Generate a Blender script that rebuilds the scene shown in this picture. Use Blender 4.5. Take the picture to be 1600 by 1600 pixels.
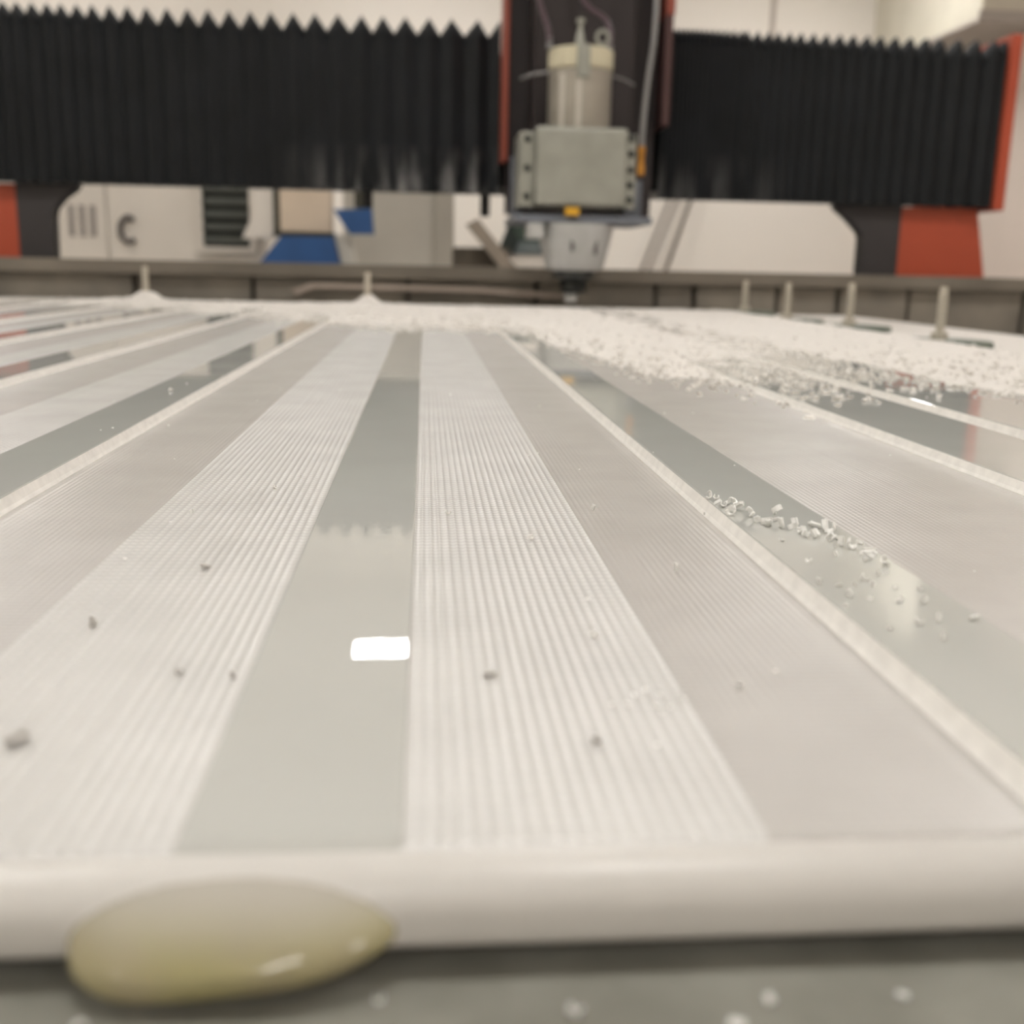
import bpy, bmesh, math, random
import numpy as np
from mathutils import Vector, Matrix, noise

random.seed(7)
rng = np.random.default_rng(7)
for o in list(bpy.data.objects):
    bpy.data.objects.remove(o, do_unlink=True)
S = bpy.context.scene
COL = S.collection

# ------------------------------------------------------------------ camera
CAM_H = 0.048
PITCH, YAW, ROLL = math.radians(12.8), math.radians(4.8), math.radians(1.2)
cd = bpy.data.cameras.new('camera')
cam = bpy.data.objects.new('camera', cd)
COL.objects.link(cam)
fwd = Vector((math.sin(YAW) * math.cos(PITCH), math.cos(YAW) * math.cos(PITCH), -math.sin(PITCH)))
r0 = Vector((math.cos(YAW), -math.sin(YAW), 0))
u0 = r0.cross(fwd)
rt = math.cos(ROLL) * r0 + math.sin(ROLL) * u0
up = -math.sin(ROLL) * r0 + math.cos(ROLL) * u0
cam.matrix_world = Matrix(((rt.x, up.x, -fwd.x, 0), (rt.y, up.y, -fwd.y, 0), (rt.z, up.z, -fwd.z, CAM_H), (0, 0, 0, 1)))
cd.sensor_width = 36
cd.lens = 1677 / 1600 * 36
cd.clip_start = 0.004
cd.clip_end = 60
cd.dof.use_dof = True
cd.dof.focus_distance = 0.235
cd.dof.aperture_fstop = 19
S.camera = cam

# ------------------------------------------------------------------ world, exposure
w = bpy.data.worlds.new('world')
S.world = w
w.use_nodes = True
w.node_tree.nodes['Background'].inputs[0].default_value = (1, 0.96, 0.9, 1)
w.node_tree.nodes['Background'].inputs[1].default_value = 0.3
S.view_settings.view_transform = 'Standard'
S.view_settings.look = 'None'
S.view_settings.gamma = 1
S.view_settings.use_curve_mapping = False
S.view_settings.exposure = 0.02
LAMP_STRENGTH = 37.0

# ------------------------------------------------------------------ materials
def srgb(r, g, b):
    f = lambda c: (c / 255 / 12.92) if c / 255 <= 0.04045 else ((c / 255 + 0.055) / 1.055) ** 2.4
    return (f(r), f(g), f(b), 1)

def mat(name, col, rough=0.5, metal=0.0, col2=None, nscale=20, bump=0.0, bscale=200, spec=0.5, trans=0.0, ior=1.45, rough2=None, ndetail=4):
    m = bpy.data.materials.new(name)
    m.use_nodes = True
    nt = m.node_tree
    b = nt.nodes['Principled BSDF']
    b.inputs['Base Color'].default_value = col
    b.inputs['Roughness'].default_value = rough
    b.inputs['Metallic'].default_value = metal
    b.inputs['Specular IOR Level'].default_value = spec
    b.inputs['Transmission Weight'].default_value = trans
    b.inputs['IOR'].default_value = ior
    tc = nt.nodes.new('ShaderNodeTexCoord')
    n = nt.nodes.new('ShaderNodeTexNoise')
    n.inputs['Scale'].default_value = nscale
    n.inputs['Detail'].default_value = ndetail
    nt.links.new(tc.outputs['Object'], n.inputs['Vector'])
    if col2 is None:
        col2 = tuple(c * 0.9 for c in col[:3]) + (1,)
    mx = nt.nodes.new('ShaderNodeMix')
    mx.data_type = 'RGBA'
    mx.inputs['A'].default_value = col
    mx.inputs['B'].default_value = col2
    mr = nt.nodes.new('ShaderNodeMapRange')
    mr.inputs['From Min'].default_value = 0.35
    mr.inputs['From Max'].default_value = 0.65
    nt.links.new(n.outputs['Fac'], mr.inputs['Value'])
    nt.links.new(mr.outputs['Result'], mx.inputs['Factor'])
    nt.links.new(mx.outputs['Result'], b.inputs['Base Color'])
    if rough2 is not None:
        m2 = nt.nodes.new('ShaderNodeMapRange')
        m2.inputs['From Min'].default_value = 0.3
        m2.inputs['From Max'].default_value = 0.7
        m2.inputs['To Min'].default_value = rough
        m2.inputs['To Max'].default_value = rough2
        nt.links.new(n.outputs['Fac'], m2.inputs['Value'])
        nt.links.new(m2.outputs['Result'], b.inputs['Roughness'])
    if bump:
        n2 = nt.nodes.new('ShaderNodeTexNoise')
        n2.inputs['Scale'].default_value = bscale
        n2.inputs['Detail'].default_value = 3
        nt.links.new(tc.outputs['Object'], n2.inputs['Vector'])
        bp = nt.nodes.new('ShaderNodeBump')
        bp.inputs['Strength'].default_value = bump
        bp.inputs['Distance'].default_value = 0.3 / bscale
        nt.links.new(n2.outputs['Fac'], bp.inputs['Height'])
        nt.links.new(bp.outputs['Normal'], b.inputs['Normal'])
    return m

M = {}
M['wall'] = mat('painted_wall', srgb(238, 232, 224), 0.8, nscale=1.2, col2=srgb(234, 228, 219), spec=0.2)
M['wall_side'] = mat('painted_side_wall', srgb(222, 208, 198), 0.8, nscale=1.2, spec=0.2)
M['ceiling'] = mat('ceiling_paint', srgb(242, 239, 233), 0.9, nscale=2, spec=0.1)
M['floor'] = mat('concrete_floor', srgb(188, 184, 176), 0.6, nscale=3, bump=0.2, bscale=40)
M['seam'] = mat('grey_joint_strip', srgb(188, 178, 168), 0.7)
M['slab'] = mat('white_acrylic', srgb(212, 209, 203), 0.28, nscale=60, col2=srgb(206, 203, 197), bump=0.05, bscale=900)
M['gloss'] = mat('polished_acrylic', srgb(191, 191, 185), 0.008, nscale=35, col2=srgb(188, 188, 182), rough2=0.02, bump=0.004, bscale=500, spec=0.95)
M['ribside'] = mat('cut_acrylic_edge', srgb(244, 241, 235), 0.45, nscale=300)
M['snow'] = mat('white_plastic_shavings', srgb(218, 213, 206), 0.7, nscale=130, col2=srgb(209, 204, 197), bump=0.5, bscale=330, spec=0.3)
M['granule'] = mat('white_plastic_granules', srgb(224, 220, 213), 0.5, nscale=300, spec=0.4)
M['chip'] = mat('clear_white_chip', srgb(240, 239, 235), 0.2, nscale=900, col2=srgb(228, 227, 222))
M['chip_grey'] = mat('wet_grey_chip', srgb(190, 186, 180), 0.3, nscale=900, col2=srgb(172, 169, 163))
M['bed'] = mat('grey_bed', srgb(140, 138, 129), 0.42, nscale=90, col2=srgb(122, 120, 111), bump=0.1, bscale=300)
M['frame'] = mat('dark_steel_frame', srgb(60, 62, 64), 0.5, nscale=8)
M['rail'] = mat('weathered_rail_panel', srgb(138, 130, 118), 0.7, nscale=9, col2=srgb(112, 106, 96), bump=0.2, bscale=60)
M['raillip'] = mat('grey_rail_lip', srgb(124, 116, 104), 0.55, nscale=5, col2=srgb(104, 97, 86))
M['railjoint'] = mat('dark_rail_joint', srgb(84, 79, 70), 0.8)
M['batten'] = mat('pinkish_batten', srgb(160, 147, 136), 0.7, nscale=30)
M['bellows'] = mat('black_bellows_fabric', srgb(25, 28, 31), 0.6, nscale=14, col2=srgb(20, 23, 25), bump=0.1, bscale=150, spec=0.35)
M['black'] = mat('black_enamel', srgb(38, 38, 38), 0.45, nscale=10)
M['redblack'] = mat('red_black_enamel', srgb(42, 34, 34), 0.5, nscale=10)  # black enamel with the orange hood's red reflection put into its colour
M['bracket'] = mat('dark_grey_casting', srgb(62, 58, 58), 0.55, nscale=12)
M['orange'] = mat('orange_enamel', srgb(186, 82, 54), 0.4, nscale=4, col2=srgb(176, 76, 50))
M['orange_dull'] = mat('dull_orange_enamel', srgb(150, 76, 60), 0.5, nscale=4)
M['red_brown'] = mat('red_brown_enamel', srgb(82, 54, 52), 0.5, nscale=4)
M['bluegrey'] = mat('blue_grey_steel', srgb(124, 128, 136), 0.35, metal=0.3, nscale=15, col2=srgb(104, 108, 116))
M['alu'] = mat('cast_aluminium', srgb(160, 160, 150), 0.42, metal=0.35, nscale=25, col2=srgb(148, 148, 138), bump=0.05, bscale=200)
M['spindle'] = mat('satin_steel', srgb(168, 162, 150), 0.34, metal=0.3, nscale=20, col2=srgb(156, 150, 138))
M['fin'] = mat('bright_steel', srgb(200, 196, 186), 0.3, metal=0.4)  # pale steel standing in for bright reflections on the spindle
M['cream'] = mat('cream_plastic', srgb(208, 200, 172), 0.5, nscale=20)
M['nose'] = mat('pale_grey_nose', srgb(190, 190, 188), 0.35, metal=0.15, nscale=20, col2=srgb(178, 178, 174))
M['nut'] = mat('dark_collet_nut', srgb(78, 80, 80), 0.4, metal=0.6)
M['bolt'] = mat('black_bolt', srgb(44, 46, 44), 0.4, metal=0.5)
M['yellow'] = mat('yellow_tag', srgb(226, 172, 44), 0.5)
M['hose_grey'] = mat('grey_hose', srgb(134, 132, 130), 0.4)
M['hose_purple'] = mat('purple_grey_hose', srgb(88, 70, 76), 0.35)
M['brass'] = mat('orange_brass', srgb(186, 128, 46), 0.4, metal=0.3)
M['stud'] = mat('dull_stud_steel', srgb(186, 178, 162), 0.5, metal=0.1, nscale=200)
M['pad'] = mat('green_grey_pad', srgb(104, 112, 100), 0.6, nscale=120, col2=srgb(80, 88, 78))
M['resin'] = mat('yellow_resin', srgb(168, 160, 116), 0.07, nscale=150, col2=srgb(164, 154, 122), trans=0.12, ior=1.45)
def resin_film():
    """The resin is a thin colourless film at its upper rim and yellow where it is thick."""
    nt = M['resin'].node_tree
    b = nt.nodes['Principled BSDF']
    old = b.inputs['Base Color'].links[0].from_socket
    tc = nt.nodes.new('ShaderNodeTexCoord')
    sx = nt.nodes.new('ShaderNodeSeparateXYZ')
    nt.links.new(tc.outputs['Object'], sx.inputs[0])
    r = nt.nodes.new('ShaderNodeMapRange')
    r.interpolation_type = 'SMOOTHSTEP'
    for k, v in (('From Min', -.0010), ('From Max', -.0058), ('To Min', 0), ('To Max', 1)):
        r.inputs[k].default_value = v
    nt.links.new(sx.outputs['Z'], r.inputs['Value'])
    mx = nt.nodes.new('ShaderNodeMix')
    mx.data_type = 'RGBA'
    mx.inputs['A'].default_value = srgb(194, 189, 178)
    nt.links.new(r.outputs['Result'], mx.inputs['Factor'])
    nt.links.new(old, mx.inputs['B'])
    nt.links.new(mx.outputs['Result'], b.inputs['Base Color'])
resin_film()
M['cab'] = mat('off_white_cabinet', srgb(222, 214, 203), 0.5, nscale=3)
M['slot'] = mat('shadow_grey_slot', srgb(150, 142, 136), 0.6)
M['ring'] = mat('dark_ring', srgb(100, 94, 92), 0.5)
M['grille'] = mat('grille_grey', srgb(84, 86, 80), 0.6)
M['grille_dark'] = mat('grille_dark', srgb(42, 44, 40), 0.8)
M['creamp'] = mat('beige_panel', srgb(212, 194, 172), 0.6, nscale=5)
M['blue'] = mat('blue_plastic', srgb(44, 84, 136), 0.5, nscale=8, col2=srgb(40, 76, 124))
M['darkolive'] = mat('dark_bracket', srgb(56, 54, 42), 0.6)
M['part'] = mat('grey_white_partition', srgb(196, 191, 180), 0.6, nscale=3)
M['part2'] = mat('grey_partition_post', srgb(180, 174, 162), 0.6, nscale=3)
M['brown'] = mat('dark_brown_wood', srgb(88, 80, 68), 0.7, nscale=15, col2=srgb(72, 64, 54))
M['plank'] = mat('weathered_plank', srgb(150, 138, 124), 0.7, nscale=15)
M['green'] = mat('dark_green_enamel', srgb(62, 76, 66), 0.5, nscale=8)
M['blackgreen'] = mat('black_green_enamel', srgb(36, 44, 40), 0.5)
M['steelblue'] = mat('grey_blue_drawer', srgb(112, 120, 120), 0.5)
M['pipe'] = mat('grey_pipe', srgb(160, 152, 144), 0.5)
M['pipe_dark'] = mat('dark_grey_pipe', srgb(122, 114, 106), 0.5)
M['duct'] = mat('white_duct', srgb(214, 208, 192), 0.6, nscale=4)
M['duct_edge'] = mat('grey_duct_flange', srgb(176, 168, 160), 0.6)
M['lampframe'] = mat('white_lamp_frame', srgb(225, 225, 222), 0.4)

m = bpy.data.materials.new('lit_diffuser')
m.use_nodes = True
nt = m.node_tree
nt.nodes.remove(nt.nodes['Principled BSDF'])
em = nt.nodes.new('ShaderNodeEmission')
em.inputs[0].default_value = (1, 0.98, 0.955, 1)
em.inputs[1].default_value = LAMP_STRENGTH
nt.links.new(em.outputs[0], nt.nodes['Material Output'].inputs[0])
M['lamp'] = m

def milled(name, c1, c2, rough, wave, strength):
    """Matte milled plastic: feed marks across the tool path as fine relief."""
    m = mat(name, c1, rough, nscale=45, col2=c2, spec=0.5)
    nt = m.node_tree
    b = nt.nodes['Principled BSDF']
    tc = nt.nodes.new('ShaderNodeTexCoord')
    wv = nt.nodes.new('ShaderNodeTexWave')
    wv.bands_direction = 'Y'
    wv.inputs['Scale'].default_value = wave
    wv.inputs['Distortion'].default_value = 1.2
    wv.inputs['Detail'].default_value = 2
    wv.inputs['Detail Scale'].default_value = 3
    nz = nt.nodes.new('ShaderNodeTexNoise')
    nz.inputs['Scale'].default_value = 35
    nt.links.new(tc.outputs['Object'], wv.inputs['Vector'])
    nt.links.new(tc.outputs['Object'], nz.inputs['Vector'])
    mu = nt.nodes.new('ShaderNodeMath')
    mu.operation = 'MULTIPLY'
    nt.links.new(wv.outputs['Fac'], mu.inputs[0])
    nt.links.new(nz.outputs['Fac'], mu.inputs[1])
    bp = nt.nodes.new('ShaderNodeBump')
    bp.inputs['Strength'].default_value = strength
    bp.inputs['Distance'].default_value = 0.0002
    nt.links.new(mu.outputs[0], bp.inputs['Height'])
    nt.links.new(bp.outputs['Normal'], b.inputs['Normal'])
    return m
M['mill_bright'] = milled('coarse_milled_acrylic', srgb(202, 200, 195), srgb(195, 193, 188), 0.27, 150, 0.5)
M['mill_fine'] = milled('fine_milled_acrylic', srgb(186, 182, 176), srgb(180, 176, 170), 0.27, 220, 0.3)

# bellows: white dust low down beside the carriage
def dust_bellows():
    nt = M['bellows'].node_tree
    b = nt.nodes['Principled BSDF']
    old = b.inputs['Base Color'].links[0].from_socket
    tc = nt.nodes.new('ShaderNodeTexCoord')
    sx = nt.nodes.new('ShaderNodeSeparateXYZ')
    nt.links.new(tc.outputs['Object'], sx.inputs[0])
    mp = nt.nodes.new('ShaderNodeMapping')
    mp.inputs['Scale'].default_value = (22, 22, 4)
    nt.links.new(tc.outputs['Object'], mp.inputs[0])
    nz = nt.nodes.new('ShaderNodeTexNoise')
    nz.inputs['Scale'].default_value = 1.6
    nz.inputs['Detail'].default_value = 5
    nt.links.new(mp.outputs[0], nz.inputs['Vector'])
    def rng_(sock, a, c, lo=0, hi=1):
        r = nt.nodes.new('ShaderNodeMapRange')
        for k, v in (('From Min', a), ('From Max', c), ('To Min', lo), ('To Max', hi)):
            r.inputs[k].default_value = v
        nt.links.new(sock, r.inputs['Value'])
        return r.outputs['Result']
    def mul(a, c):
        q = nt.nodes.new('ShaderNodeMath')
        q.operation = 'MULTIPLY'
        nt.links.new(a, q.inputs[0])
        nt.links.new(c, q.inputs[1])
        return q.outputs[0]
    f = mul(mul(rng_(sx.outputs['Z'], 0.27, 0.185), rng_(sx.outputs['X'], -0.28, 0.02)), mul(rng_(sx.outputs['X'], 0.7, 0.2), rng_(nz.outputs['Fac'], 0.42, 0.68, 0, 0.6)))
    mx = nt.nodes.new('ShaderNodeMix')
    mx.data_type = 'RGBA'
    nt.links.new(f, mx.inputs['Factor'])
    nt.links.new(old, mx.inputs['A'])
    mx.inputs['B'].default_value = srgb(200, 198, 196)
    nt.links.new(mx.outputs['Result'], b.inputs['Base Color'])
dust_bellows()

# ------------------------------------------------------------------ mesh helpers
class MB:
    def __init__(self):
        self.v, self.f, self.sm = [], [], []
    def add(self, vs, fs, smooth=False):
        n = len(self.v)
        self.v += [tuple(p) for p in vs]
        self.f += [[i + n for i in q] for q in fs]
        self.sm += [smooth] * len(fs)
        return self
    def box(self, x0, x1, y0, y1, z0, z1, bev=0.0):
        if bev <= 0:
            vs = [(x, y, z) for z in (z0, z1) for y in (y0, y1) for x in (x0, x1)]
            return self.add(vs, [(0, 2, 3, 1), (4, 5, 7, 6), (0, 1, 5, 4), (2, 6, 7, 3), (0, 4, 6, 2), (1, 3, 7, 5)])
        bm = bmesh.new()
        bmesh.ops.create_cube(bm, size=1)
        for v in bm.verts:
            v.co = Vector(((x0 + x1) / 2 + v.co.x * (x1 - x0), (y0 + y1) / 2 + v.co.y * (y1 - y0), (z0 + z1) / 2 + v.co.z * (z1 - z0)))
        bmesh.ops.bevel(bm, geom=bm.edges[:], offset=bev, segments=2, affect='EDGES', profile=0.5)
        return self.bm(bm)
    def bm(self, bm, smooth=False):
        bm.verts.index_update()
        self.add([v.co[:] for v in bm.verts], [[v.index for v in f.verts] for f in bm.faces], smooth)
        bm.free()
        return self
    def prism(self, pts, a, b, axis='y'):
        """Polygon pts extruded from a to b along axis."""
        n = len(pts)
        def p(q, t):
            return (q[0], t, q[1]) if axis == 'y' else ((t, q[0], q[1]) if axis == 'x' else (q[0], q[1], t))
        vs = [p(q, a) for q in pts] + [p(q, b) for q in pts]
        fs = [list(range(n))[::-1], list(range(n, 2 * n))] + [(i, (i + 1) % n, n + (i + 1) % n, n + i) for i in range(n)]
        return self.add(vs, fs)
    def lathe(self, prof, c, seg=40, axis='z', smooth=True):
        """prof: (radius, height) pairs, capped at both ends."""
        vs, fs = [], []
        for r, h in prof:
            for k in range(seg):
                a = 2 * math.pi * k / seg
                x, y = r * math.cos(a), r * math.sin(a)
                vs.append((c[0] + x, c[1] + y, c[2] + h) if axis == 'z' else (c[0] + x, c[1] + h, c[2] + y))
        for i in range(len(prof) - 1):
            for k in range(seg):
                k2 = (k + 1) % seg
                fs.append((i * seg + k, i * seg + k2, (i + 1) * seg + k2, (i + 1) * seg + k))
        fs.append(list(range(seg))[::-1])
        fs.append(list(range((len(prof) - 1) * seg, len(prof) * seg)))
        return self.add(vs, fs, smooth)
    def tube(self, pts, r, seg=10, smooth=True):
        pts = [Vector(p) for p in pts]
        vs, fs = [], []
        ref = Vector((0.31, 0.87, 0.12)).normalized()
        for i, p in enumerate(pts):
            t = (pts[min(i + 1, len(pts) - 1)] - pts[max(i - 1, 0)]).normalized()
            a = t.cross(ref).normalized()
            b = t.cross(a).normalized()
            for k in range(seg):
                q = 2 * math.pi * k / seg
                vs.append(p + r * (math.cos(q) * a + math.sin(q) * b))
        for i in range(len(pts) - 1):
            for k in range(seg):
                k2 = (k + 1) % seg
                fs.append((i * seg + k, i * seg + k2, (i + 1) * seg + k2, (i + 1) * seg + k))
        fs.append(list(range(seg))[::-1])
        fs.append(list(range((len(pts) - 1) * seg, len(pts) * seg)))
        return self.add(vs, fs, smooth)
    def mesh(self, name, material):
        me = bpy.data.meshes.new(name)
        me.from_pydata(self.v, [], self.f)
        me.materials.append(M[material])
        me.polygons.foreach_set('use_smooth', self.sm)
        bm = bmesh.new()
        bm.from_mesh(me)
        bmesh.ops.recalc_face_normals(bm, faces=bm.faces[:])
        bm.to_mesh(me)
        bm.free()
        me.update()
        return me
    def build(self, name, material, parent=None, label=None):
        o = bpy.data.objects.new(name, self.mesh(name, material))
        COL.objects.link(o)
        if parent is not None:
            o.parent = parent
            o.location = -parent.location
        if label:
            o['label'] = label
        if any(self.sm) and len(self.f) > 30:
            try:
                o.data.set_sharp_from_angle(angle=math.radians(40))
            except Exception:
                pass
        return o

def curve_pts(pts, n=8):
    pts = [Vector(p) for p in pts]
    P = [2 * pts[0] - pts[1]] + pts + [2 * pts[-1] - pts[-2]]
    out = []
    for i in range(1, len(P) - 2):
        for k in range(n):
            t = k / n
            a, b, c, d = P[i - 1], P[i], P[i + 1], P[i + 2]
            out.append(0.5 * ((2 * b) + (c - a) * t + (2 * a - 5 * b + 4 * c - d) * t * t + (3 * b - a - 3 * c + d) * t ** 3))
    out.append(pts[-1])
    return out

def tag(o, label, cat, group=None, kind=None):
    o['label'] = label
    o['category'] = cat
    if group:
        o['group'] = group
    if kind:
        o['kind'] = kind
    return o

def thing(name, loc, label, cat, group=None):
    o = bpy.data.objects.new(name, None)
    COL.objects.link(o)
    o.location = loc
    o.empty_display_size = 0.05
    return tag(o, label, cat, group)

def struct(name, mb, material, label, cat):
    o = mb.build(name, material)
    return tag(o, label, cat, kind='structure')

# ------------------------------------------------------------------ room
ZF, ZC = -0.85, 2.10
X0, X1, Y0, Y1 = -3.6, 3.15, -3.6, 7.0
struct('floor', MB().box(X0 - .1, X1 + .1, Y0 - .1, Y1 + .1, ZF - .1, ZF), 'floor', 'grey concrete workshop floor under the machine', 'floor')
struct('ceiling', MB().box(X0 - .1, X1 + .1, Y0 - .1, Y1 + .1, ZC, ZC + .1), 'ceiling', 'white flat ceiling with square lit panels', 'ceiling')
struct('wall_back', MB().box(X0 - .1, X1 + .1, Y1, Y1 + .1, ZF, ZC), 'wall', 'off-white painted wall behind the black machine gantry', 'wall')
struct('wall_left', MB().box(X0 - .1, X0, Y0, Y1, ZF, ZC), 'wall', 'off-white painted wall on the left side of the room', 'wall')
struct('wall_right', MB().box(X1, X1 + .1, Y0, Y1, ZF, ZC), 'wall_side', 'pinkish grey painted wall beyond the right gantry end', 'wall')
struct('wall_front', MB().box(X0 - .1, X1 + .1, Y0 - .1, Y0, ZF, ZC), 'wall', 'off-white painted wall behind the viewer', 'wall')
struct('trim_1', MB().box(2.125, 2.155, 6.985, 7.0, 1.0, ZC), 'seam', 'thin grey vertical joint strip on the back wall', 'trim')

# ceiling lamps
def lamp(x, y, label):
    t = thing('ceiling_lamp', (x, y, ZC), label, 'lamp', 'lit ceiling panels')
    hw, hd = 0.31, 0.13
    f = MB()
    for a in ((-hw - .02, hw + .02, -hd - .02, -hd), (-hw - .02, hw + .02, hd, hd + .02), (-hw - .02, -hw, -hd, hd), (hw, hw + .02, -hd, hd)):
        f.box(x + a[0], x + a[1], y + a[2], y + a[3], ZC - .03, ZC)
    f.build('lamp_frame', 'lampframe', t)
    MB().box(x - hw, x + hw, y - hd, y + hd, ZC - .022, ZC - .004).build('diffuser', 'lamp', t)
rows = {5.80: 'over the back of the room', 3.1: 'over the gantry', 0.3: 'over the bed', -2.3: 'behind the viewer'}
cols = {-0.08: 'middle', 2.1: 'right', -2.3: 'left'}
for ly, a in rows.items():
    for lx, b in cols.items():
        lamp(lx, ly, 'bright rectangular ceiling panel lamp in the %s column %s' % (b, a))

# hanging duct in the top right
t = thing('ceiling_duct', (2.96, 6.3, 1.308), 'white box duct below the ceiling in the upper right corner', 'duct')
MB().box(2.79, 3.149, 5.62, 6.999, 1.325, 2.099, .008).build('duct_body', 'duct', t)
MB().box(2.772, 3.149, 5.60, 6.999, 1.308, 1.325).build('bottom_flange', 'duct_edge', t)
MB().box(2.772, 3.149, 5.60, 5.618, 1.325, 1.36).build('edge_flange', 'duct_edge', t)

# ------------------------------------------------------------------ machine bed
t = thing('machine_bed', (0.12, 1.4, ZF), 'grey machine bed carrying the white acrylic sheet', 'machine bed')
MB().box(-.9, .6, .034, 1.50, -.058, -.0095, .0015).build('bed_top', 'bed', t)
MB().box(-.775, .366, .0835, 1.295, -.0095, -.0076).build('spoil_board', 'frame', t)  # added spacer, set back so a dark shadow gap shows under the sheet
MB().box(-.95, 1.35, .034, 2.02, -.078, -.0585).build('tray', 'bed', t)
MB().box(-.95, 1.35, .06, 2.9, -.30, -.0785).build('bed_frame', 'frame', t)
for x in (-.88, 1.2):
    for y in (.12, 1.4, 2.75):
        MB().box(x, x + .1, y, y + .1, ZF, -.3005, .004).build('leg', 'frame', t)

# tray end rail with lip and panels
t = thing('bed_end_rail', (0.2, 1.97, -.058), 'low weathered grey rail wall along the far end of the bed', 'rail')
MB().box(-.95, 1.35, 1.935, 2.012, .025, .049, .002).build('rail_lip', 'raillip', t)
MB().box(-.95, 1.35, 1.968, 2.008, -.058, .0248).build('rail_core', 'railjoint', t)
edges = [-.95, -.502, -.300, -.03, .2, .416, .487, .641, .756, .89, 1.112, 1.35]
for i, (a, b) in enumerate(zip(edges[:-1], edges[1:])):
    d = (0, .004, .002, .005, .001, .004, .0, .005, .002, .006, .003)[i]
    MB().box(a + .004, b - .004, 1.95 + d, 1.9679, -.058, .0245, .0015).build('rail_panel', 'rail', t)
o = MB().prism([(-.232, .003), (-.2, .016), (.1, .014), (.246, .004), (.246, -.004), (.1, .004), (-.19, .007), (-.222, -.005)], 1.936, 1.946).build('batten', 'batten')
tag(o, 'thin pinkish grey batten lying along the rail left of the spindle', 'batten')

# ------------------------------------------------------------------ gantry
G = thing('machine_gantry', (.18, 2.25, -.078), 'black gantry with pleated bellows and orange end covers across the bed', 'gantry')
MB().box(-.98, 1.098, 2.16, 2.40, .20, .44).build('beam', 'black', G)

def bellows(ridges, name, label):
    xs = []
    for i, r in enumerate(ridges):
        xs.append((r, 1))
        if i < len(ridges) - 1:
            xs.append(((r + ridges[i + 1]) / 2, 0))
    prof_n = 8
    vs, fs = [], []
    for i, (x, k) in enumerate(xs):
        j = min(max(i // 2, 0), len(ridges) - 2)
        pitch = ridges[j + 1] - ridges[j]
        dep = min(.027, pitch * .80)
        d = 0 if k else dep
        zt = .489 - d
        yf = 2.094 + d * .4
        vs += [(x, 2.44, .458), (x, 2.150, .458), (x, 2.136, zt - (0 if not k else .004)), (x, yf + .016, zt), (x, yf + .004, zt - .008), (x, yf, zt - .022), (x, yf, .182 + d * .12), (x, 2.15, .184 + d * .12)]
    for i in range(len(xs) - 1):
        for k in range(prof_n - 1):
            a = i * prof_n + k
            fs.append((a, a + 1, a + 1 + prof_n, a + prof_n))
    return MB().add(vs, fs).build(name, 'bellows', G, label)
L = [-.985, -.962, -.939, -.915, -.891, -.867, -.843, -.819, -.795, -.770, -.745, -.721, -.695, -.669, -.645, -.618, -.591, -.561, -.53, -.497, -.461, -.425, -.389, -.352, -.314, -.278, -.238, -.199, -.158, -.115, -.077, -.036, .007, .048, .096, .137]
Rr = [.440]
while Rr[-1] < .585:
    Rr.append(Rr[-1] + .0085 + .008 * max(0, (Rr[-1] - .5)) / .1)
Rr += [.6, .62, .641, .66, .681, .703, .727, .752, .778, .804, .831, .857, .886, .915, .945, .973, 1.009, 1.044, 1.08, 1.100]
Rr = sorted(set(Rr))
Rr = [r for i, r in enumerate(Rr) if i == 0 or r - Rr[i - 1] > .006]
bellows(L, 'bellows', 'wide black pleated bellows dusted with white near the spindle')
bellows(Rr, 'bellows', 'shorter black bellows bunched up right of the spindle')
MB().box(1.1005, 1.122, 2.082, 2.45, .176, .497, .003).build('end_plate', 'orange', G, 'orange end plate')
MB().box(-1.01, -.9855, 2.082, 2.45, .176, .497, .003).build('end_plate', 'orange', G, 'orange end plate')
MB().prism([(.802, .183), (.81, .172), (.83, .158), (.857, .132), (.862, .122), (.864, -.078), (.9365, -.078), (.9365, .183)], 2.125, 2.16).build('leg', 'bracket', G)
MB().prism([(-.640, .183), (-.648, .172), (-.668, .158), (-.686, .138), (-.689, .122), (-.694, -.078), (-.752, -.078), (-.752, .183)], 2.125, 2.16).build('leg', 'bracket', G)
MB().prism([(.937, .1812), (1.092, .1812), (1.148, -.078), (.937, -.078)], 2.128, 2.185).build('foot_cover', 'orange', G, 'orange foot cover')
MB().prism([(-.7525, .1812), (-.93, .1812), (-.97, -.078), (-.7525, -.078)], 2.128, 2.185).build('foot_cover', 'orange', G, 'orange foot cover')
for x, z0 in ((.117, .145), (-.11, .155)):
    b = MB().box(x - .009, x + .009, 2.165, 2.185, z0, .200, .002)
    b.build('sensor_bracket', 'black', G)

# ------------------------------------------------------------------ spindle head
H = thing('spindle_head', (.25, 1.9, -.008), 'spindle head with silver clamp block and cream capped motor on the gantry', 'spindle')
MB().box(.1375, .148, 2.02, 2.088, .235, .78, .002).build('side_plate', 'orange_dull', H, 'dull orange side plate')
MB().box(.418, .432, 1.985, 2.088, .30, .4835, .002).build('side_plate', 'red_brown', H)
MB().box(.418, .434, 1.985, 2.088, .484, .78, .002).build('side_plate', 'orange_dull', H, 'dull orange side plate')
MB().box(.1485, .4175, 2.05, 2.085, .146, .78).build('back_plate', 'redblack', H)
MB().box(.134, .432, 1.90, 2.088, .7805, .80).build('top_cover', 'orange', H, 'orange top cover')
MB().box(.185, .36, 1.955, 2.0495, .15, .70, .003).build('slide_column', 'redblack', H)
MB().box(.148, .168, 1.925, 1.954, .135, .235, .002).build('slide_rail', 'bluegrey', H)
MB().box(.345, .375, 1.915, 1.954, .135, .20, .002).build('slide_rail', 'bluegrey', H)
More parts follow.
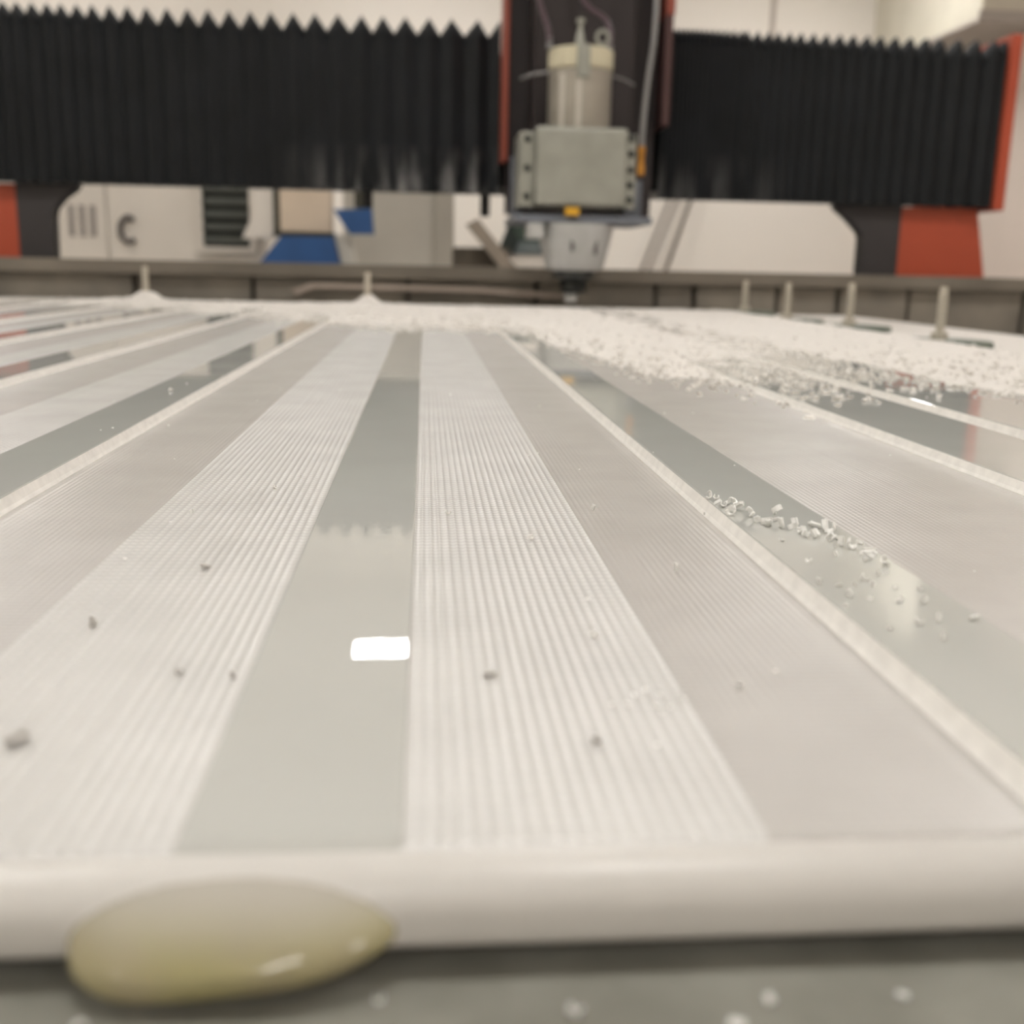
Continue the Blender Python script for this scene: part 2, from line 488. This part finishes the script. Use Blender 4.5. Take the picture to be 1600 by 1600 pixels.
MB().box(.1435, .372, 1.80, 1.99, .122, .1335, .002).build('bottom_plate', 'bluegrey', H)
AX, AY = .252, 1.85
clamp = MB().box(.176, .325, 1.788, 1.915, .148, .270, .006).build('clamp_block', 'alu', H)
fl = MB().box(.152, .1755, 1.803, 1.905, .146, .262, .002).build('clamp_flange', 'alu', H)
fr = MB().box(.3255, .342, 1.803, 1.905, .146, .262, .002).build('clamp_flange', 'alu', H)
def bolt(x, z, par):
    o = MB().lathe([(.0045, -.003), (.0055, -.002), (.0055, .002)], (x, 1.803, z), 12, 'y').build('bolt', 'bolt')
    o.parent = par
    o.location = -H.location * 0
    return o
for z in (.256, .232, .207, .183, .160):
    bolt(.333, z, fr)
for z in (.251, .206, .162):
    bolt(.164, z, fl)
MB().lathe([(.049, .255), (.0515, .262), (.0515, .361), (.050, .3615)], (AX, AY, 0), 48).build('spindle_body', 'spindle', H)
for dx in (-.033, -.008):  # pale strips added as the body's bright vertical highlights
    a = math.asin(dx / .0515)
    y = AY - .0515 * math.cos(a)
    MB().box(AX + dx - .004, AX + dx + .004, y - .002, y + .006, .271, .352, .001).build('cooling_fin', 'fin', H)
MB().lathe([(.050, .362), (.053, .364), (.053, .391), (.050, .394), (.02, .394)], (AX, AY, 0), 8 * 5).build('end_cap', 'cream', H, 'cream end cap')
MB().box(AX - .013, AX + .008, AY - .0565, AY - .04, .345, .3945, .002).build('cap_terminal', 'alu', H)
MB().lathe([(.009, .394), (.008, .402), (.006, .412), (.0035, .421), (.0035, .428), (.0065, .430), (.006, .436)], (.246, 1.82, 0), 16).build('cable_gland', 'alu', H)
ring = bmesh.new()
tb = [(.282 + .0095 * math.cos(q), 1.82, .409 + .0105 * math.sin(q)) for q in [2 * math.pi * k / 20 for k in range(21)]]
ring.free()
MB().tube(tb, .003, 8).build('eye_bolt', 'alu', H)
MB().box(.279, .285, 1.817, 1.823, .394, .401).build('eye_bolt_shank', 'alu', H)
for sx in (.199, .2965):
    MB().lathe([(.005, .393), (.005, .400), (.0035, .402), (.0035, .41)], (sx, 1.835, 0), 12).build('hose_barb', 'hose_grey', H)
MB().tube(curve_pts([(.199, 1.835, .402), (.196, 1.84, .425), (.186, 1.86, .46), (.175, 1.9, .52), (.17, 1.94, .62)]), .0042).build('coolant_hose', 'hose_purple', H)
MB().tube(curve_pts([(.2965, 1.835, .402), (.297, 1.84, .424), (.288, 1.85, .445), (.262, 1.87, .468), (.24, 1.9, .52), (.235, 1.94, .62)]), .0042).build('coolant_hose', 'hose_purple', H)
MB().tube(curve_pts([(.156, 1.86, .350), (.17, 1.84, .353), (.2, 1.825, .356)]), .0022, 8).build('wire', 'hose_grey', H)
MB().tube(curve_pts([(.303, 1.84, .356), (.325, 1.85, .352), (.345, 1.87, .348)]), .0016, 8).build('wire', 'hose_grey', H)
MB().tube(curve_pts([(.349, 1.80, .238), (.350, 1.80, .28), (.354, 1.80, .34), (.362, 1.805, .41), (.368, 1.83, .5), (.372, 1.9, .64)]), .0042).build('air_hose', 'hose_grey', H)
MB().lathe([(.0035, .198), (.006, .2), (.006, .214), (.0048, .216), (.0048, .232), (.006, .234), (.006, .243), (.004, .244)], (.349, 1.80, 0), 12).build('hose_connector', 'brass', H, 'orange brass hose connector')
MB().box(.227, .249, 1.786, 1.80, .1335, .1455, .001).build('tag', 'yellow', H, 'small yellow tag')
nose = MB().lathe([(.050, .122), (.063, .1215), (.064, .112), (.061, .104), (.060, .096), (.054, .072), (.049, .052), (.046, .047), (.034, .046)], (AX, AY, 0), 40).build('spindle_nose', 'nose', H)
MB().box(.168, .194, 1.80, 1.86, .096, .121, .002).build('nose_tab', 'nose', H)
for a, zz in ((-.2, .09), (.5, .085)):
    r_ = .0585
    o = MB().box(AX + r_ * math.sin(a) - .003, AX + r_ * math.sin(a) + .003, AY - r_ * math.cos(a) - .0005, AY - r_ * math.cos(a) + .008, zz - .013, zz + .012).build('nose_slot', 'ring')
    o.parent = nose
MB().lathe([(.034, .0455), (.036, .043), (.034, .034), (.028, .031), (.022, .030)], (AX, AY, 0), 6).build('lock_ring', 'nut', H)
MB().lathe([(.020, .0298), (.023, .027), (.023, .012), (.018, .009)], (AX, AY, 0), 8, smooth=False).build('collet_nut', 'bolt', H)
MB().lathe([(.011, .0088), (.011, .001), (.009, -.008)], (AX - .004, AY, 0), 14).build('cutter', 'nose', H)

# ------------------------------------------------------------------ acrylic sheet
SX0, SX1, SY0, SY1 = -.78, .372, .0785, 1.30
SH = thing('acrylic_sheet', (0, .69, -.0075), 'white acrylic sheet with milled strips and glossy ribs on the bed', 'acrylic sheet')
R1_, R2_ = .0042, .0018
prof = [(SY1, -.0075), (SY0 + R2_, -.0075)]
for k in range(1, 7):
    a = math.pi / 2 * k / 6
    prof.append((SY0 + R2_ - R2_ * math.sin(a), -.0075 + R2_ - R2_ * math.cos(a)))
for k in range(0, 13):
    a = math.pi / 2 * k / 12
    prof.append((SY0 + R1_ - R1_ * math.cos(a), -.0003 - R1_ + R1_ * math.sin(a)))
prof.append((SY1, -.0003))
mb = MB()
mb.prism(prof, SX0, SX1, 'x')
mb.sm = [False, False] + [True] * (len(mb.sm) - 2)
slab = mb.build('sheet_body', 'slab', SH)
SF = SY0 + R1_ - .0006

def strip(x0, x1, pitch, depth, z0, z1, material, name='milled_strip'):
    """Run of parallel cutter ridges lengthways along the sheet."""
    n = max(2, round((x1 - x0) / pitch))
    top = []
    per = 6
    for i in range(n):
        hj = depth * random.uniform(.75, 1.2)
        for k in range(per):
            u = k / per
            x = x0 + (x1 - x0) * (i + u) / n
            z = z0 + (z1 - z0) * (x - x0) / (x1 - x0) - hj * (math.sin(math.pi * u) ** .8)
            top.append((x, z))
    top.append((x1, z1))
    ys = [SF, SF + .0012, SY1]
    vs, fs = [], []
    m_ = len(top)
    for j, y in enumerate(ys):
        for x, z in top:
            vs.append((x, y, z if j else -.0006))
    base = len(vs)
    vs += [(x0, SF, -.0006), (x1, SF, -.0006), (x1, SY1, -.0006), (x0, SY1, -.0006)]
    for i in range(m_ - 1):
        fs.append((i, i + 1, i + 1 + m_, i + m_))
    mb = MB()
    mb.add(vs[:2 * m_], fs, False)
    mb.add(vs[m_:base], fs, True)
    mb.add([vs[0], vs[m_], vs[2 * m_], vs[base + 3]], [(0, 1, 2, 3)])
    mb.add([vs[m_ - 1], vs[2 * m_ - 1], vs[3 * m_ - 1], vs[base + 2]], [(0, 1, 2, 3)])
    me = mb.mesh(name, material)
    o = bpy.data.objects.new(name, me)
    COL.objects.link(o)
    o.parent = SH
    o.location = -SH.location
    return o

def rib(x0, x1, h, wl, wr):
    """Raised glossy rib: polished top, pale cut sides as sub-part."""
    e = .0002
    top = MB()
    ys = [SF + .0003, SF + .0018, SY1 - .001]
    pr = [(x0, h - e), (x0 + e * .5, h - e * .3), (x0 + e * 1.4, h), (x1 - e * 1.4, h), (x1 - e * .5, h - e * .3), (x1, h - e)]
    vs = []
    for j, y in enumerate(ys):
        for x, z in pr:
            vs.append((x, y, z if j else min(z, -.0005)))
    n = len(pr)
    top.add(vs, [(j * n + i, j * n + i + 1, (j + 1) * n + i + 1, (j + 1) * n + i) for j in range(2) for i in range(n - 1)], False)
    o = top.build('glossy_rib', 'gloss', SH)
    sd = MB()
    if h > .0012:
        for xa, xb in ((x0, x0 - wl), (x1, x1 + wr)):
            q = [(xa, h - e * .9), (xa + (xb - xa) * .25, h * .6), (xa + (xb - xa) * .55, h * .22), (xb, -.0004)]
            vs = [(x, y, z if y > SF + .001 else -.0004) for y in (SF + .0003, SF + .0018, SY1 - .001) for x, z in q]
            sd.add(vs, [(j * 4 + i, j * 4 + i + 1, j * 4 + i + 5, j * 4 + i + 4) for j in range(2) for i in range(3)], False)
        me = sd.mesh('rib_side', 'ribside')
        s = bpy.data.objects.new('rib_side', me)
        COL.objects.link(s)
        s.parent = o
    return o

HR = .0026
rib(-.0206, -.0018, .0004, 0, 0)
ribs = [(.0578, .0765, HR), (.1375, .1735, HR), (.1805, .225, HR + .001), (.2925, .311, HR)]
for k in range(1, 8):
    c = -.0112 - .0798 * k
    ribs.append((c - .0093, c + .0093, HR))
for a, b, h in ribs:
    rib(a, b, h, .0014, .0014)
W = .0014
strip(-.0018, .0300, .00150, .00016, .0002, .0002, 'mill_bright')
strip(.0300, .0578 - W, .00115, .00006, .0000, -.0001, 'mill_fine')
strip(-.0520, -.0206, .00150, .00016, .0002, .0002, 'mill_bright')
strip(-.0817 + W, -.0520, .00115, .00006, -.0001, .0, 'mill_fine')
strip(.0765 + W, .107, .0012, .00006, .0, .0, 'mill_fine')
strip(.107, .1375 - W, .0012, .00006, .0, -.0001, 'mill_fine')
strip(.1735 + W, .1805 - W, .0012, .00006, .0, .0, 'mill_fine')
strip(.225 + W, .2925 - W, .0015, .0001, .0, .0, 'mill_fine')
strip(.311 + W, SX1 - .001, .0015, .0001, .0, .0, 'mill_fine')
for k in range(1, 8):
    c = -.0112 - .0798 * k
    hi, lo = c - .0093 - W, c - .0798 + .0093 + W
    if k == 7:
        lo = SX0 + .002
    mid = (hi + lo) / 2
    strip(mid, hi, .0014, .0001, .0001, .0001, 'mill_bright')
    strip(lo, mid, .0012, .00006, .0, .0, 'mill_fine')

# ------------------------------------------------------------------ clamp studs
PADX = [(.417, .852, .050, True, 'nearest clamp stud on a green pad at the right edge of the sheet'),
        (.428, 1.071, .050, True, 'second nearest clamp stud at the right edge of the sheet'),
        (.410, 1.21, .048, True, 'third clamp stud from the front along the right sheet edge'),
        (.429, 1.44, .048, True, 'farthest clamp stud along the right edge of the sheet'),
        (-.070, 1.36, .049, False, 'clamp stud in a white heap nearest the spindle at the back edge'),
        (-.337, 1.36, .051, False, 'clamp stud in a white heap in front of the left gantry leg')]
for x, y, h, pad, lab in PADX:
    t = thing('clamp_stud', (x, y, -.0095), lab, 'stud', 'clamp studs around the sheet')
    if pad:
        MB().lathe([(.040, 0), (.042, .003), (.041, .0075), (.012, .008)], (x, y, -.0095), 28).build('pad', 'pad', t, 'round green grey pad')
    else:
        MB().lathe([(.016, 0), (.016, .003), (.008, .0035)], (x, y, -.0095), 20).build('pad', 'pad', t)
    pr = [(.0034, .003)]
    z = .006
    while z < h - .006:
        pr += [(.0034, z), (.0040, z + .0008), (.0034, z + .0016)]
        z += .0022
    pr += [(.0034, h - .004), (.0028, h)]
    MB().lathe(pr, (x, y, -.0095), 10).build('stud', 'stud', t)
    MB().lathe([(.0075, .0081), (.0075, .013), (.0065, .014)], (x, y, -.0095), 6, smooth=False).build('nut', 'stud', t)

# ------------------------------------------------------------------ shavings
BX = [-.96, -.62, -.48, -.31, -.15, -.09, -.024, .05, .062, .078, .10, .136, .20, .24, .30, .40, .6, 1.3]
BY = [1.34, 1.31, 1.28, 1.18, 1.02, .93, .86, .87, .84, .72, .53, .47, .49, .44, .42, .50, .50, .40]
def nz(x, y, s, seed=0):
    return noise.noise(Vector((x * s, y * s, seed)))
def snow_h(x, y):
    yb = float(np.interp(x, BX, BY))
    d = y - yb + .07 * nz(x, y, 9, 3) + .03 * nz(x, y, 40, 8)
    on = -.0012 + .0048 * max(-1, min(1, d / .09)) + .0008 * nz(x, y, 55, 1) + .0010 * nz(x, y, 160, 5)
    # beyond the sheet edges the pile falls off to the tray
    fx = max(0, min(1, (x - .365) / .06))
    fy = max(0, min(1, (y - 1.29) / .10))
    low = -.0058 + .0020 * nz(x, y, 14, 2) + .0012 * nz(x, y, 120, 6)
    fall = max(0, (x - .46)) / .45
    low2 = low - .040 * min(1, fall) - .012 * max(0, min(1, (y - 1.42) / .3))
    h = on
    k = max(fx, fy)
    h = on * (1 - k) + low2 * k
    for px, py, ph, pad, _ in PADX:
        r2 = (x - px) ** 2 + (y - py) ** 2
        if pad:
            if r2 < .02:
                rr = math.sqrt(r2)
                rim = .036 + .010 * nz(x, y, 30, 9)
                q = max(0, min(1, (rim + .012 - rr) / .012))
                back = max(0, min(1, (y - py + .004) / .03))
                h = h * (1 - q * (1 - .75 * back)) + (-.0075) * q * (1 - .75 * back)
        elif r2 < .04:
            h += .015 * math.exp(-r2 / (2 * .011 ** 2)) * (.8 + .5 * nz(x, y, 60, 4)) + .004 * math.exp(-r2 / (2 * .05 ** 2))
    return h
nx, ny = 420, 330
xs = np.linspace(-.94, 1.25, nx)
ys = .36 + (1.9345 - .36) * (np.linspace(0, 1, ny) ** 1.25)
vs = []
HG = np.zeros((ny, nx))
for j, y in enumerate(ys):
    for i, x in enumerate(xs):
        h = snow_h(x, y)
        if x > .60 or y > 1.5:
            h = max(h, -.0565)
        else:
            h = max(h, -.0078) if (x > SX1 or y > SY1) else h
        HG[j, i] = h
        vs.append((x, y, h))
keep = []
for j in range(ny - 1):
    for i in range(nx - 1):
        x, y = xs[i], ys[j]
        q = HG[j:j + 2, i:i + 2].max()
        if x < SX1 - .01 and y < SY1 - .01 and q < -.0006:
            continue
        if x >= SX1 and y < .45:
            continue
        a = j * nx + i
        keep.append((a, a + 1, a + 1 + nx, a + nx))
me = bpy.data.meshes.new('plastic_shavings')
me.from_pydata(vs, [], keep)
bm = bmesh.new()
bm.from_mesh(me)
bmesh.ops.delete(bm, geom=[v for v in bm.verts if not v.link_faces], context='VERTS')
bm.to_mesh(me)
bm.free()
me.polygons.foreach_set('use_smooth', [True] * len(me.polygons))
me.materials.append(M['snow'])
o = bpy.data.objects.new('plastic_shavings', me)
COL.objects.link(o)
tag(o, 'snowy bank of white plastic shavings piled over the far sheet end', 'shavings', kind='stuff')

def surf(x, y):
    z = 0.0
    for a, b, h in ribs:
        if a <= x <= b:
            z = h
    if x > SX1 or y > SY1:
        z = -.0095
    return z

# loose granules over and around the bank
def granules(n, name, label):
    V, Fc = [], []
    cube = np.array([(x, y, z) for z in (-1, 1) for y in (-1, 1) for x in (-1, 1)], float)
    cf = np.array([(0, 2, 3, 1), (4, 5, 7, 6), (0, 1, 5, 4), (2, 6, 7, 3), (0, 4, 6, 2), (1, 3, 7, 5)])
    c = 0
    tries = 0
    while c < n and tries < n * 30:
        tries += 1
        x = random.uniform(-.75, .75)
        yb = float(np.interp(x, BX, BY))
        s = random.gauss(.0, .09) if random.random() < .85 else random.uniform(0, .9)
        if s < 0 and x < .05:
            s *= .45
        if s < 0:
            s *= .5
        y = yb + s
        if y > 1.9 or y < .3:
            continue
        if x > .58 and y < .5:
            continue
        h = snow_h(x, y)
        z = max(h, surf(x, y)) if x < .6 and y < 1.5 else max(h, -.0565)
        sz = random.uniform(.0004, .0010)
        e = np.array((sz * random.uniform(.6, 1.6), sz * random.uniform(.5, 1.2), sz * random.uniform(.4, 1)))
        Rm = np.array(Matrix.Rotation(random.uniform(0, 6.28), 3, 'Z') @ Matrix.Rotation(random.uniform(-.6, .6), 3, 'X'))
        P = (cube * e * (1 + .25 * rng.standard_normal((8, 1)))) @ Rm.T + np.array((x, y, z + sz * .5))
        V.append(P)
        Fc.append(cf + 8 * c)
        c += 1
    me = bpy.data.meshes.new(name)
    me.from_pydata(np.concatenate(V).tolist(), [], np.concatenate(Fc).tolist())
    me.materials.append(M['granule'])
    o = bpy.data.objects.new(name, me)
    COL.objects.link(o)
    tag(o, label, 'granules', kind='stuff')
granules(9000, 'plastic_granules', 'loose white plastic granules sprinkled along the bank edge')

# ------------------------------------------------------------------ single chips
def chip_mesh(kind, name, material):
    """Small curled or bent flake of plastic, about 2 mm across, resting on z = 0."""
    prm = [(1.0, 3.6, .55, .16), (.8, 2.2, .9, .2), (1.1, 1.3, 1.0, .25), (.7, 4.6, .6, .14), (1.5, .8, .9, .3)][kind]
    r, arc, wd, th = prm
    n = 8
    vs, fs = [], []
    rr = random.Random(kind + 11)
    for i in range(n + 1):
        a = -arc / 2 + arc * i / n
        k = 1 + rr.uniform(-.12, .12)
        for q in (r * k - th, r * k + th):
            for sgn in (-1, 1):
                ww = wd * (1 + rr.uniform(-.2, .2))
                vs.append((q * math.sin(a), sgn * ww, -q * math.cos(a)))
    for i in range(n):
        b = i * 4
        fs += [(b, b + 1, b + 5, b + 4), (b + 2, b + 6, b + 7, b + 3), (b, b + 4, b + 6, b + 2), (b + 1, b + 3, b + 7, b + 5)]
    fs += [(0, 2, 3, 1), (n * 4, n * 4 + 1, n * 4 + 3, n * 4 + 2)]
    zs = min(v[2] for v in vs)
    vs = [(x * .0007, y * .0007, (z - zs) * .0007) for x, y, z in vs]
    return MB().add(vs, fs).mesh(name, material)
CH = [chip_mesh(k, 'plastic_chip', 'chip') for k in range(5)]
CG = [chip_mesh(k, 'plastic_chip', 'chip_grey') for k in range(5)]
def ground(o, x, y, z, rx, ry, rz, s):
    """Turn the chip, then rest its lowest point on height z."""
    Rm = (Matrix.Rotation(rz, 3, 'Z') @ Matrix.Rotation(ry, 3, 'Y') @ Matrix.Rotation(rx, 3, 'X'))
    lo = min((Rm @ v.co).z for v in o.data.vertices) * s
    o.rotation_euler = Rm.to_euler()
    o.scale = (s, s, s)
    o.location = (x, y, z - lo)
def chip(x, y, z, label, group, grey=False, s=None, kind=None, tilt=.5, sx=1):
    me = (CG if grey else CH)[random.randrange(5) if kind is None else kind]
    o = bpy.data.objects.new('plastic_chip', me)
    COL.objects.link(o)
    ground(o, x, y, z, random.uniform(-tilt, tilt) + random.choice((0, 0, 1.5)), random.uniform(-tilt, tilt), random.uniform(0, 6.28), s or random.uniform(.75, 1.15))
    tag(o, label, 'chip', group)
    return o
# cluster on the rib to the right
placed = []
lab = 'tiny clear white plastic chip in the cluster on the glossy right rib'
def try_place(x, y, dmin):
    for a, b in placed:
        if (a - x) ** 2 + (b - y) ** 2 < dmin ** 2:
            return False
    placed.append((x, y))
    return True
n = 0
while n < 34:
    u = random.random()
    x = .0584 + .016 * u ** 1.3
    y = .2045 - (x - .0585) * 2.0 + random.gauss(0, .0065)
    if .0582 < x < .0758 and .150 < y < .212 and try_place(x, y, .0016):
        chip(x, y, HR, lab, 'chips clustered on the right rib', tilt=.8, s=random.uniform(1.0, 1.45))
        n += 1
n = 0
while n < 26:
    x = random.uniform(.0584, .0758)
    y = random.uniform(.125, .178)
    if try_place(x, y, .0018):
        chip(x, y, HR, lab, 'chips clustered on the right rib', s=random.uniform(.5, .9))
        n += 1
# scattered chips on the near milled strips
for x, y, g, s, l in [
        (-.0349, .1686, True, 1.0, 'grey flake on the coarse ridges left of the centre rib, farthest of five'),
        (-.0436, .1406, True, 1.0, 'grey flake on the left milled strip near the fine strip boundary'),
        (-.0290, .1228, True, .8, 'small grey flake on the coarse left ridges, beside a paler one'),
        (-.0225, .1206, True, .7, 'pale grey flake close to the left edge of the centre rib'),
        (-.0407, .1039, True, 1.6, 'large grey flake at the left margin near the sheet front'),
        (.0079, .1208, True, 1.0, 'grey flake on the coarse ridges right of the lamp reflection'),
        (.0340, .2107, False, .9, 'white flake on the fine strip right of centre, farthest of three'),
        (.0412, .1661, False, 1.0, 'white flake midway on the fine strip right of centre'),
        (.0226, .1346, False, .8, 'white flake on the ridges right of the centre, above a crumb group'),
        (-.0455, .2082, False, .7, 'tiny white flake on the fine left strip far from the front'),
        (.0177, .1019, True, .8, 'dark grey flake on the right ridges nearest the sheet front'),
        (.0373, .1169, False, .6, 'tiny white flake at the foot of the right rib'),
        (.0193, .1871, False, .8, 'white flake on the coarse right ridges beside another'),
        (.0047, .2075, False, .8, 'white flake on ridges just right of the centre rib, far back'),
        (-.0323, .2319, False, .7, 'tiny white flake on the left ridges beyond the grey flakes')]:
    chip(x, y, .0002, l, 'loose flakes on the milled strips', g, s, tilt=.3)
for i in range(9):
    chip(.0249 + random.gauss(0, .0022), .1125 + random.gauss(0, .0022), .0002, 'tiny white crumb in the small group on the right milled strip', 'crumbs on the right milled strip', s=random.uniform(.3, .5))
for x, y, h in ((.155, .389, HR), (.165, .380, HR), (.150, .405, HR)):
    chip(x, y, h, 'white chip on the dark reflection of the wide far right rib', 'chips on the wide far rib', s=1.2)
chip(-.0905, .392, HR, 'single white chip on the glossy left rib', None, s=1.1)
for x, y in ((.028, .0735), (.0245, .0712), (-.031, .0722), (-.0265, .0735), (-.018, .0718), (.012, .0728), (.039, .0738), (-.0035, .0755)):
    chip(x, y, -.0095, 'blurred pale chip on the grey bed in front of the sheet', 'chips on the bed front', s=random.uniform(.6, .9))
n = 0
while n < 40:
    x = random.uniform(-.12, .13)
    y = .09 + .35 * random.random() ** 1.4
    if abs(x + .011) < .012:
        continue
    chip(x, y, surf(x, y) + (.0002 if surf(x, y) == 0 else 0), 'tiny white speck of plastic on the milled sheet', 'specks on the sheet', s=random.uniform(.22, .42), tilt=.1, kind=4)
    n += 1

# ------------------------------------------------------------------ resin blob
def face_y(z):
    """Front surface of the sheet at height z."""
    if z > -.0003 - R1_:
        q = max(0, min(1, (z + .0003 + R1_) / R1_))
        return SY0 + R1_ - R1_ * math.sqrt(max(0, 1 - q * q))
    return SY0
NU, NV = 70, 30
vs, fs = [], []
for i in range(NU + 1):
    u = i / NU
    xx = -.0283 + .0262 * u
    # rounded outline sagging towards the left, thin at its rim
    e = max(0, 1 - abs(2 * u - 1) ** 2.4) ** .55
    el = max(0, 1 - abs(2 * u ** .72 - 1) ** 2.6) ** .55
    T = .0046 * (max(0, 1 - abs(2 * u ** .8 - 1) ** 2) ** .6) * (1 + .08 * math.sin(9 * u + .5)) + .00004
    ztop = -.0050 + .0042 * e
    zbot = -.0050 - .0044 * el * (1 - .25 * u * u) - .0001
    for j in range(NV + 1):
        v = j / NV
        z = ztop + (zbot - ztop) * v
        if v < .72:
            t = math.sin(math.pi / 2 * v / .72) ** 1.7
        else:
            t = math.sqrt(max(0, 1 - ((v - .72) / .30) ** 2))
        d = T * t
        d += .0003 * math.exp(-((u - .18) / .07) ** 2 - ((v - .5) / .16) ** 2)
        d += .0003 * math.exp(-((u - .55) / .12) ** 2 - ((v - .62) / .1) ** 2)
        vs.append((xx, face_y(z) - d + .00005, z))
    for j in (0, NV):
        z = ztop if j == 0 else zbot
        vs.append((xx, face_y(z) + .0006, z))
st = NV + 3
for i in range(NU):
    for j in range(NV):
        a_ = i * st + j
        fs.append((a_, a_ + 1, a_ + 1 + st, a_ + st))
    t0, b0, ta, ba = i * st, i * st + NV, i * st + NV + 1, i * st + NV + 2
    fs += [(t0, t0 + st, ta + st, ta), (b0, ba, ba + st, b0 + st), (ta, ta + st, ba + st, ba)]
for i in (0, NU):
    fs.append([i * st + j for j in range(NV + 1)] + [i * st + NV + 2, i * st + NV + 1])
bm = bmesh.new()
me = bpy.data.meshes.new('tmp')
me.from_pydata(vs, [], fs)
bm.from_mesh(me)
bpy.data.meshes.remove(me)
o = MB().bm(bm, True).build('resin_blob', 'resin')
tag(o, 'yellowish glossy resin blob oozing from the front edge of the sheet', 'resin blob')

# ------------------------------------------------------------------ background things
C = thing('electrical_cabinet', (-1.18, 5.3, ZF), 'off-white cabinet with dark louvre grille seen under the left bellows', 'cabinet')
MB().box(-1.75, -1.392, 5.0, 5.6, ZF, .72, .006).build('cabinet_body', 'cab', C)
MB().box(-1.388, -.70, 5.0, 5.6, ZF, .72, .006).build('cabinet_door', 'cab', C)
for i in range(3):
    MB().box(-1.552 + i * .046, -1.530 + i * .046, 4.992, 5.001, .145, .278, .003).build('vent_slot', 'slot', C)
o = MB().tube([(-1.296 + .036 * math.cos(a), 4.985, .178 + .052 * math.sin(a)) for a in [math.radians(50 + 260 * k / 20) for k in range(21)]], .012, 8).build('door_handle', 'ring', C)
g = MB().box(-.985, -.755, 4.985, 5.001, .10, .56).build('grille_back', 'grille_dark', C)
for i in range(8):
    z = .118 + i * .0545
    o = MB().prism([(4.962, z + .012), (4.967, z + .010), (4.984, z + .036), (4.984, z + .044)], -.972, -.768, 'x').build('louvre_slat', 'grille')
    o.parent = C
    o.location = -C.location
fr_ = MB()
for a in ((-.995, -.972, .092, .57), (-.768, -.748, .092, .57)):
    fr_.box(a[0], a[1], 4.955, 4.984, a[2], a[3])
fr_.box(-.972, -.768, 4.955, 4.984, .092, .112)
fr_.build('grille_frame', 'cab', C)

K = thing('control_console', (-.45, 4.7, ZF), 'beige console panel above a blue flared skirt behind the gantry', 'console')
MB().box(-.580, -.372, 4.52, 4.60, .172, .62, .006).build('console_panel', 'creamp', K)
MB().box(-.606, -.5805, 4.53, 4.60, .160, .62).build('panel_edge', 'darkolive', K)
MB().box(-.606, -.366, 4.51, 4.62, .155, .1715).build('panel_sill', 'darkolive', K)
MB().prism([(-.572, .1545), (-.366, .1545), (-.318, -.06), (-.75, -.06)], 4.48, 4.80).build('skirt', 'blue', K, 'blue flared skirt')
MB().box(-.70, -.36, 4.50, 4.78, ZF, -.0605, .01).build('pedestal', 'cab', K)
MB().prism([(-.365, .262), (-.212, .268), (-.205, .170), (-.300, .168)], 4.48, 4.56).build('side_tray', 'blue', K, 'blue side tray')
MB().box(-.281, -.228, 4.49, 4.54, .270, .36, .003).build('tray_bracket', 'darkolive', K)
MB().prism([(-.364, .166), (-.30, .164), (-.262, -.05), (-.312, -.05)], 4.52, 4.58).build('tray_post', 'part', K)
MB().prism([(-.70, .62), (-.607, .62), (-.607, .150), (-.735, .145), (-.690, .24)], 4.55, 4.64).build('side_cover', 'cab', K)

o = thing('partition', (-.06, 5.55, ZF), 'grey-white partition panel left of the spindle under the bellows', 'partition')
MB().box(-.40, .044, 5.52, 5.58, ZF, .75, .004).build('partition_panel', 'part', o)
MB().box(.0445, .145, 5.5, 5.6, ZF, .76, .004).build('partition_post', 'part2', o)

o = thing('wooden_crate', (.22, 4.42, ZF), 'dark brown wooden crate left of the spindle nose', 'crate')
for i in range(7):
    z = ZF + .005 + i * .139
    MB().box(.112, .328, 4.26, 4.285, z, z + .134, .003).build('board', 'brown', o)
    MB().box(.112, .328, 4.555, 4.58, z, z + .134, .003).build('board', 'brown', o)
    MB().box(.112, .134, 4.2855, 4.5545, z, z + .134, .003).build('board', 'brown', o)
    MB().box(.306, .328, 4.2855, 4.5545, z, z + .134, .003).build('board', 'brown', o)
o = MB().prism([(.156, .205), (.201, .228), (1.112, -.85), (1.06, -.85)], 4.20, 4.245).build('plank', 'plank')
tag(o, 'weathered plank leaning diagonally in front of the dark crate', 'plank')

o = thing('green_machine', (.44, 4.75, ZF), 'dark green machine body half hidden behind the spindle nose', 'machine')
MB().prism([(.35, .235), (.37, .262), (.62, .262), (.62, .155), (.40, .155)], 4.62, 4.9).build('housing', 'green', o)
MB().prism([(.302, .112), (.352, .236), (.392, .16), (.372, .112)], 4.60, 4.618).build('housing_end', 'blackgreen', o)
MB().box(.36, .62, 4.61, 4.9, .105, .154, .004).build('drawer', 'steelblue', o)
MB().box(.36, .62, 4.62, 4.9, ZF, .104, .004).build('stand', 'cab', o)

for i, (xa, za, xb, zb, m_, lb) in enumerate((
        (1.372, .041, 1.527, .455, 'pipe', 'pale grey pipe leaning on the back wall, nearest the spindle'),
        (1.422, .041, 1.577, .455, 'pipe', 'pale grey pipe leaning on the back wall, middle of three'),
        (1.530, .041, 1.665, .455, 'pipe_dark', 'darker grey pipe leaning on the back wall, farthest from the spindle'))):
    s = (xb - xa) / (zb - za)
    o = MB().tube([(xa + s * (ZF + .003 - za), 6.88, ZF + .003), (xa + s * (.9 - za), 6.965, .9)], .012, 12).build('pipe', m_)
    tag(o, lb, 'pipe', 'pipes leaning on the wall')
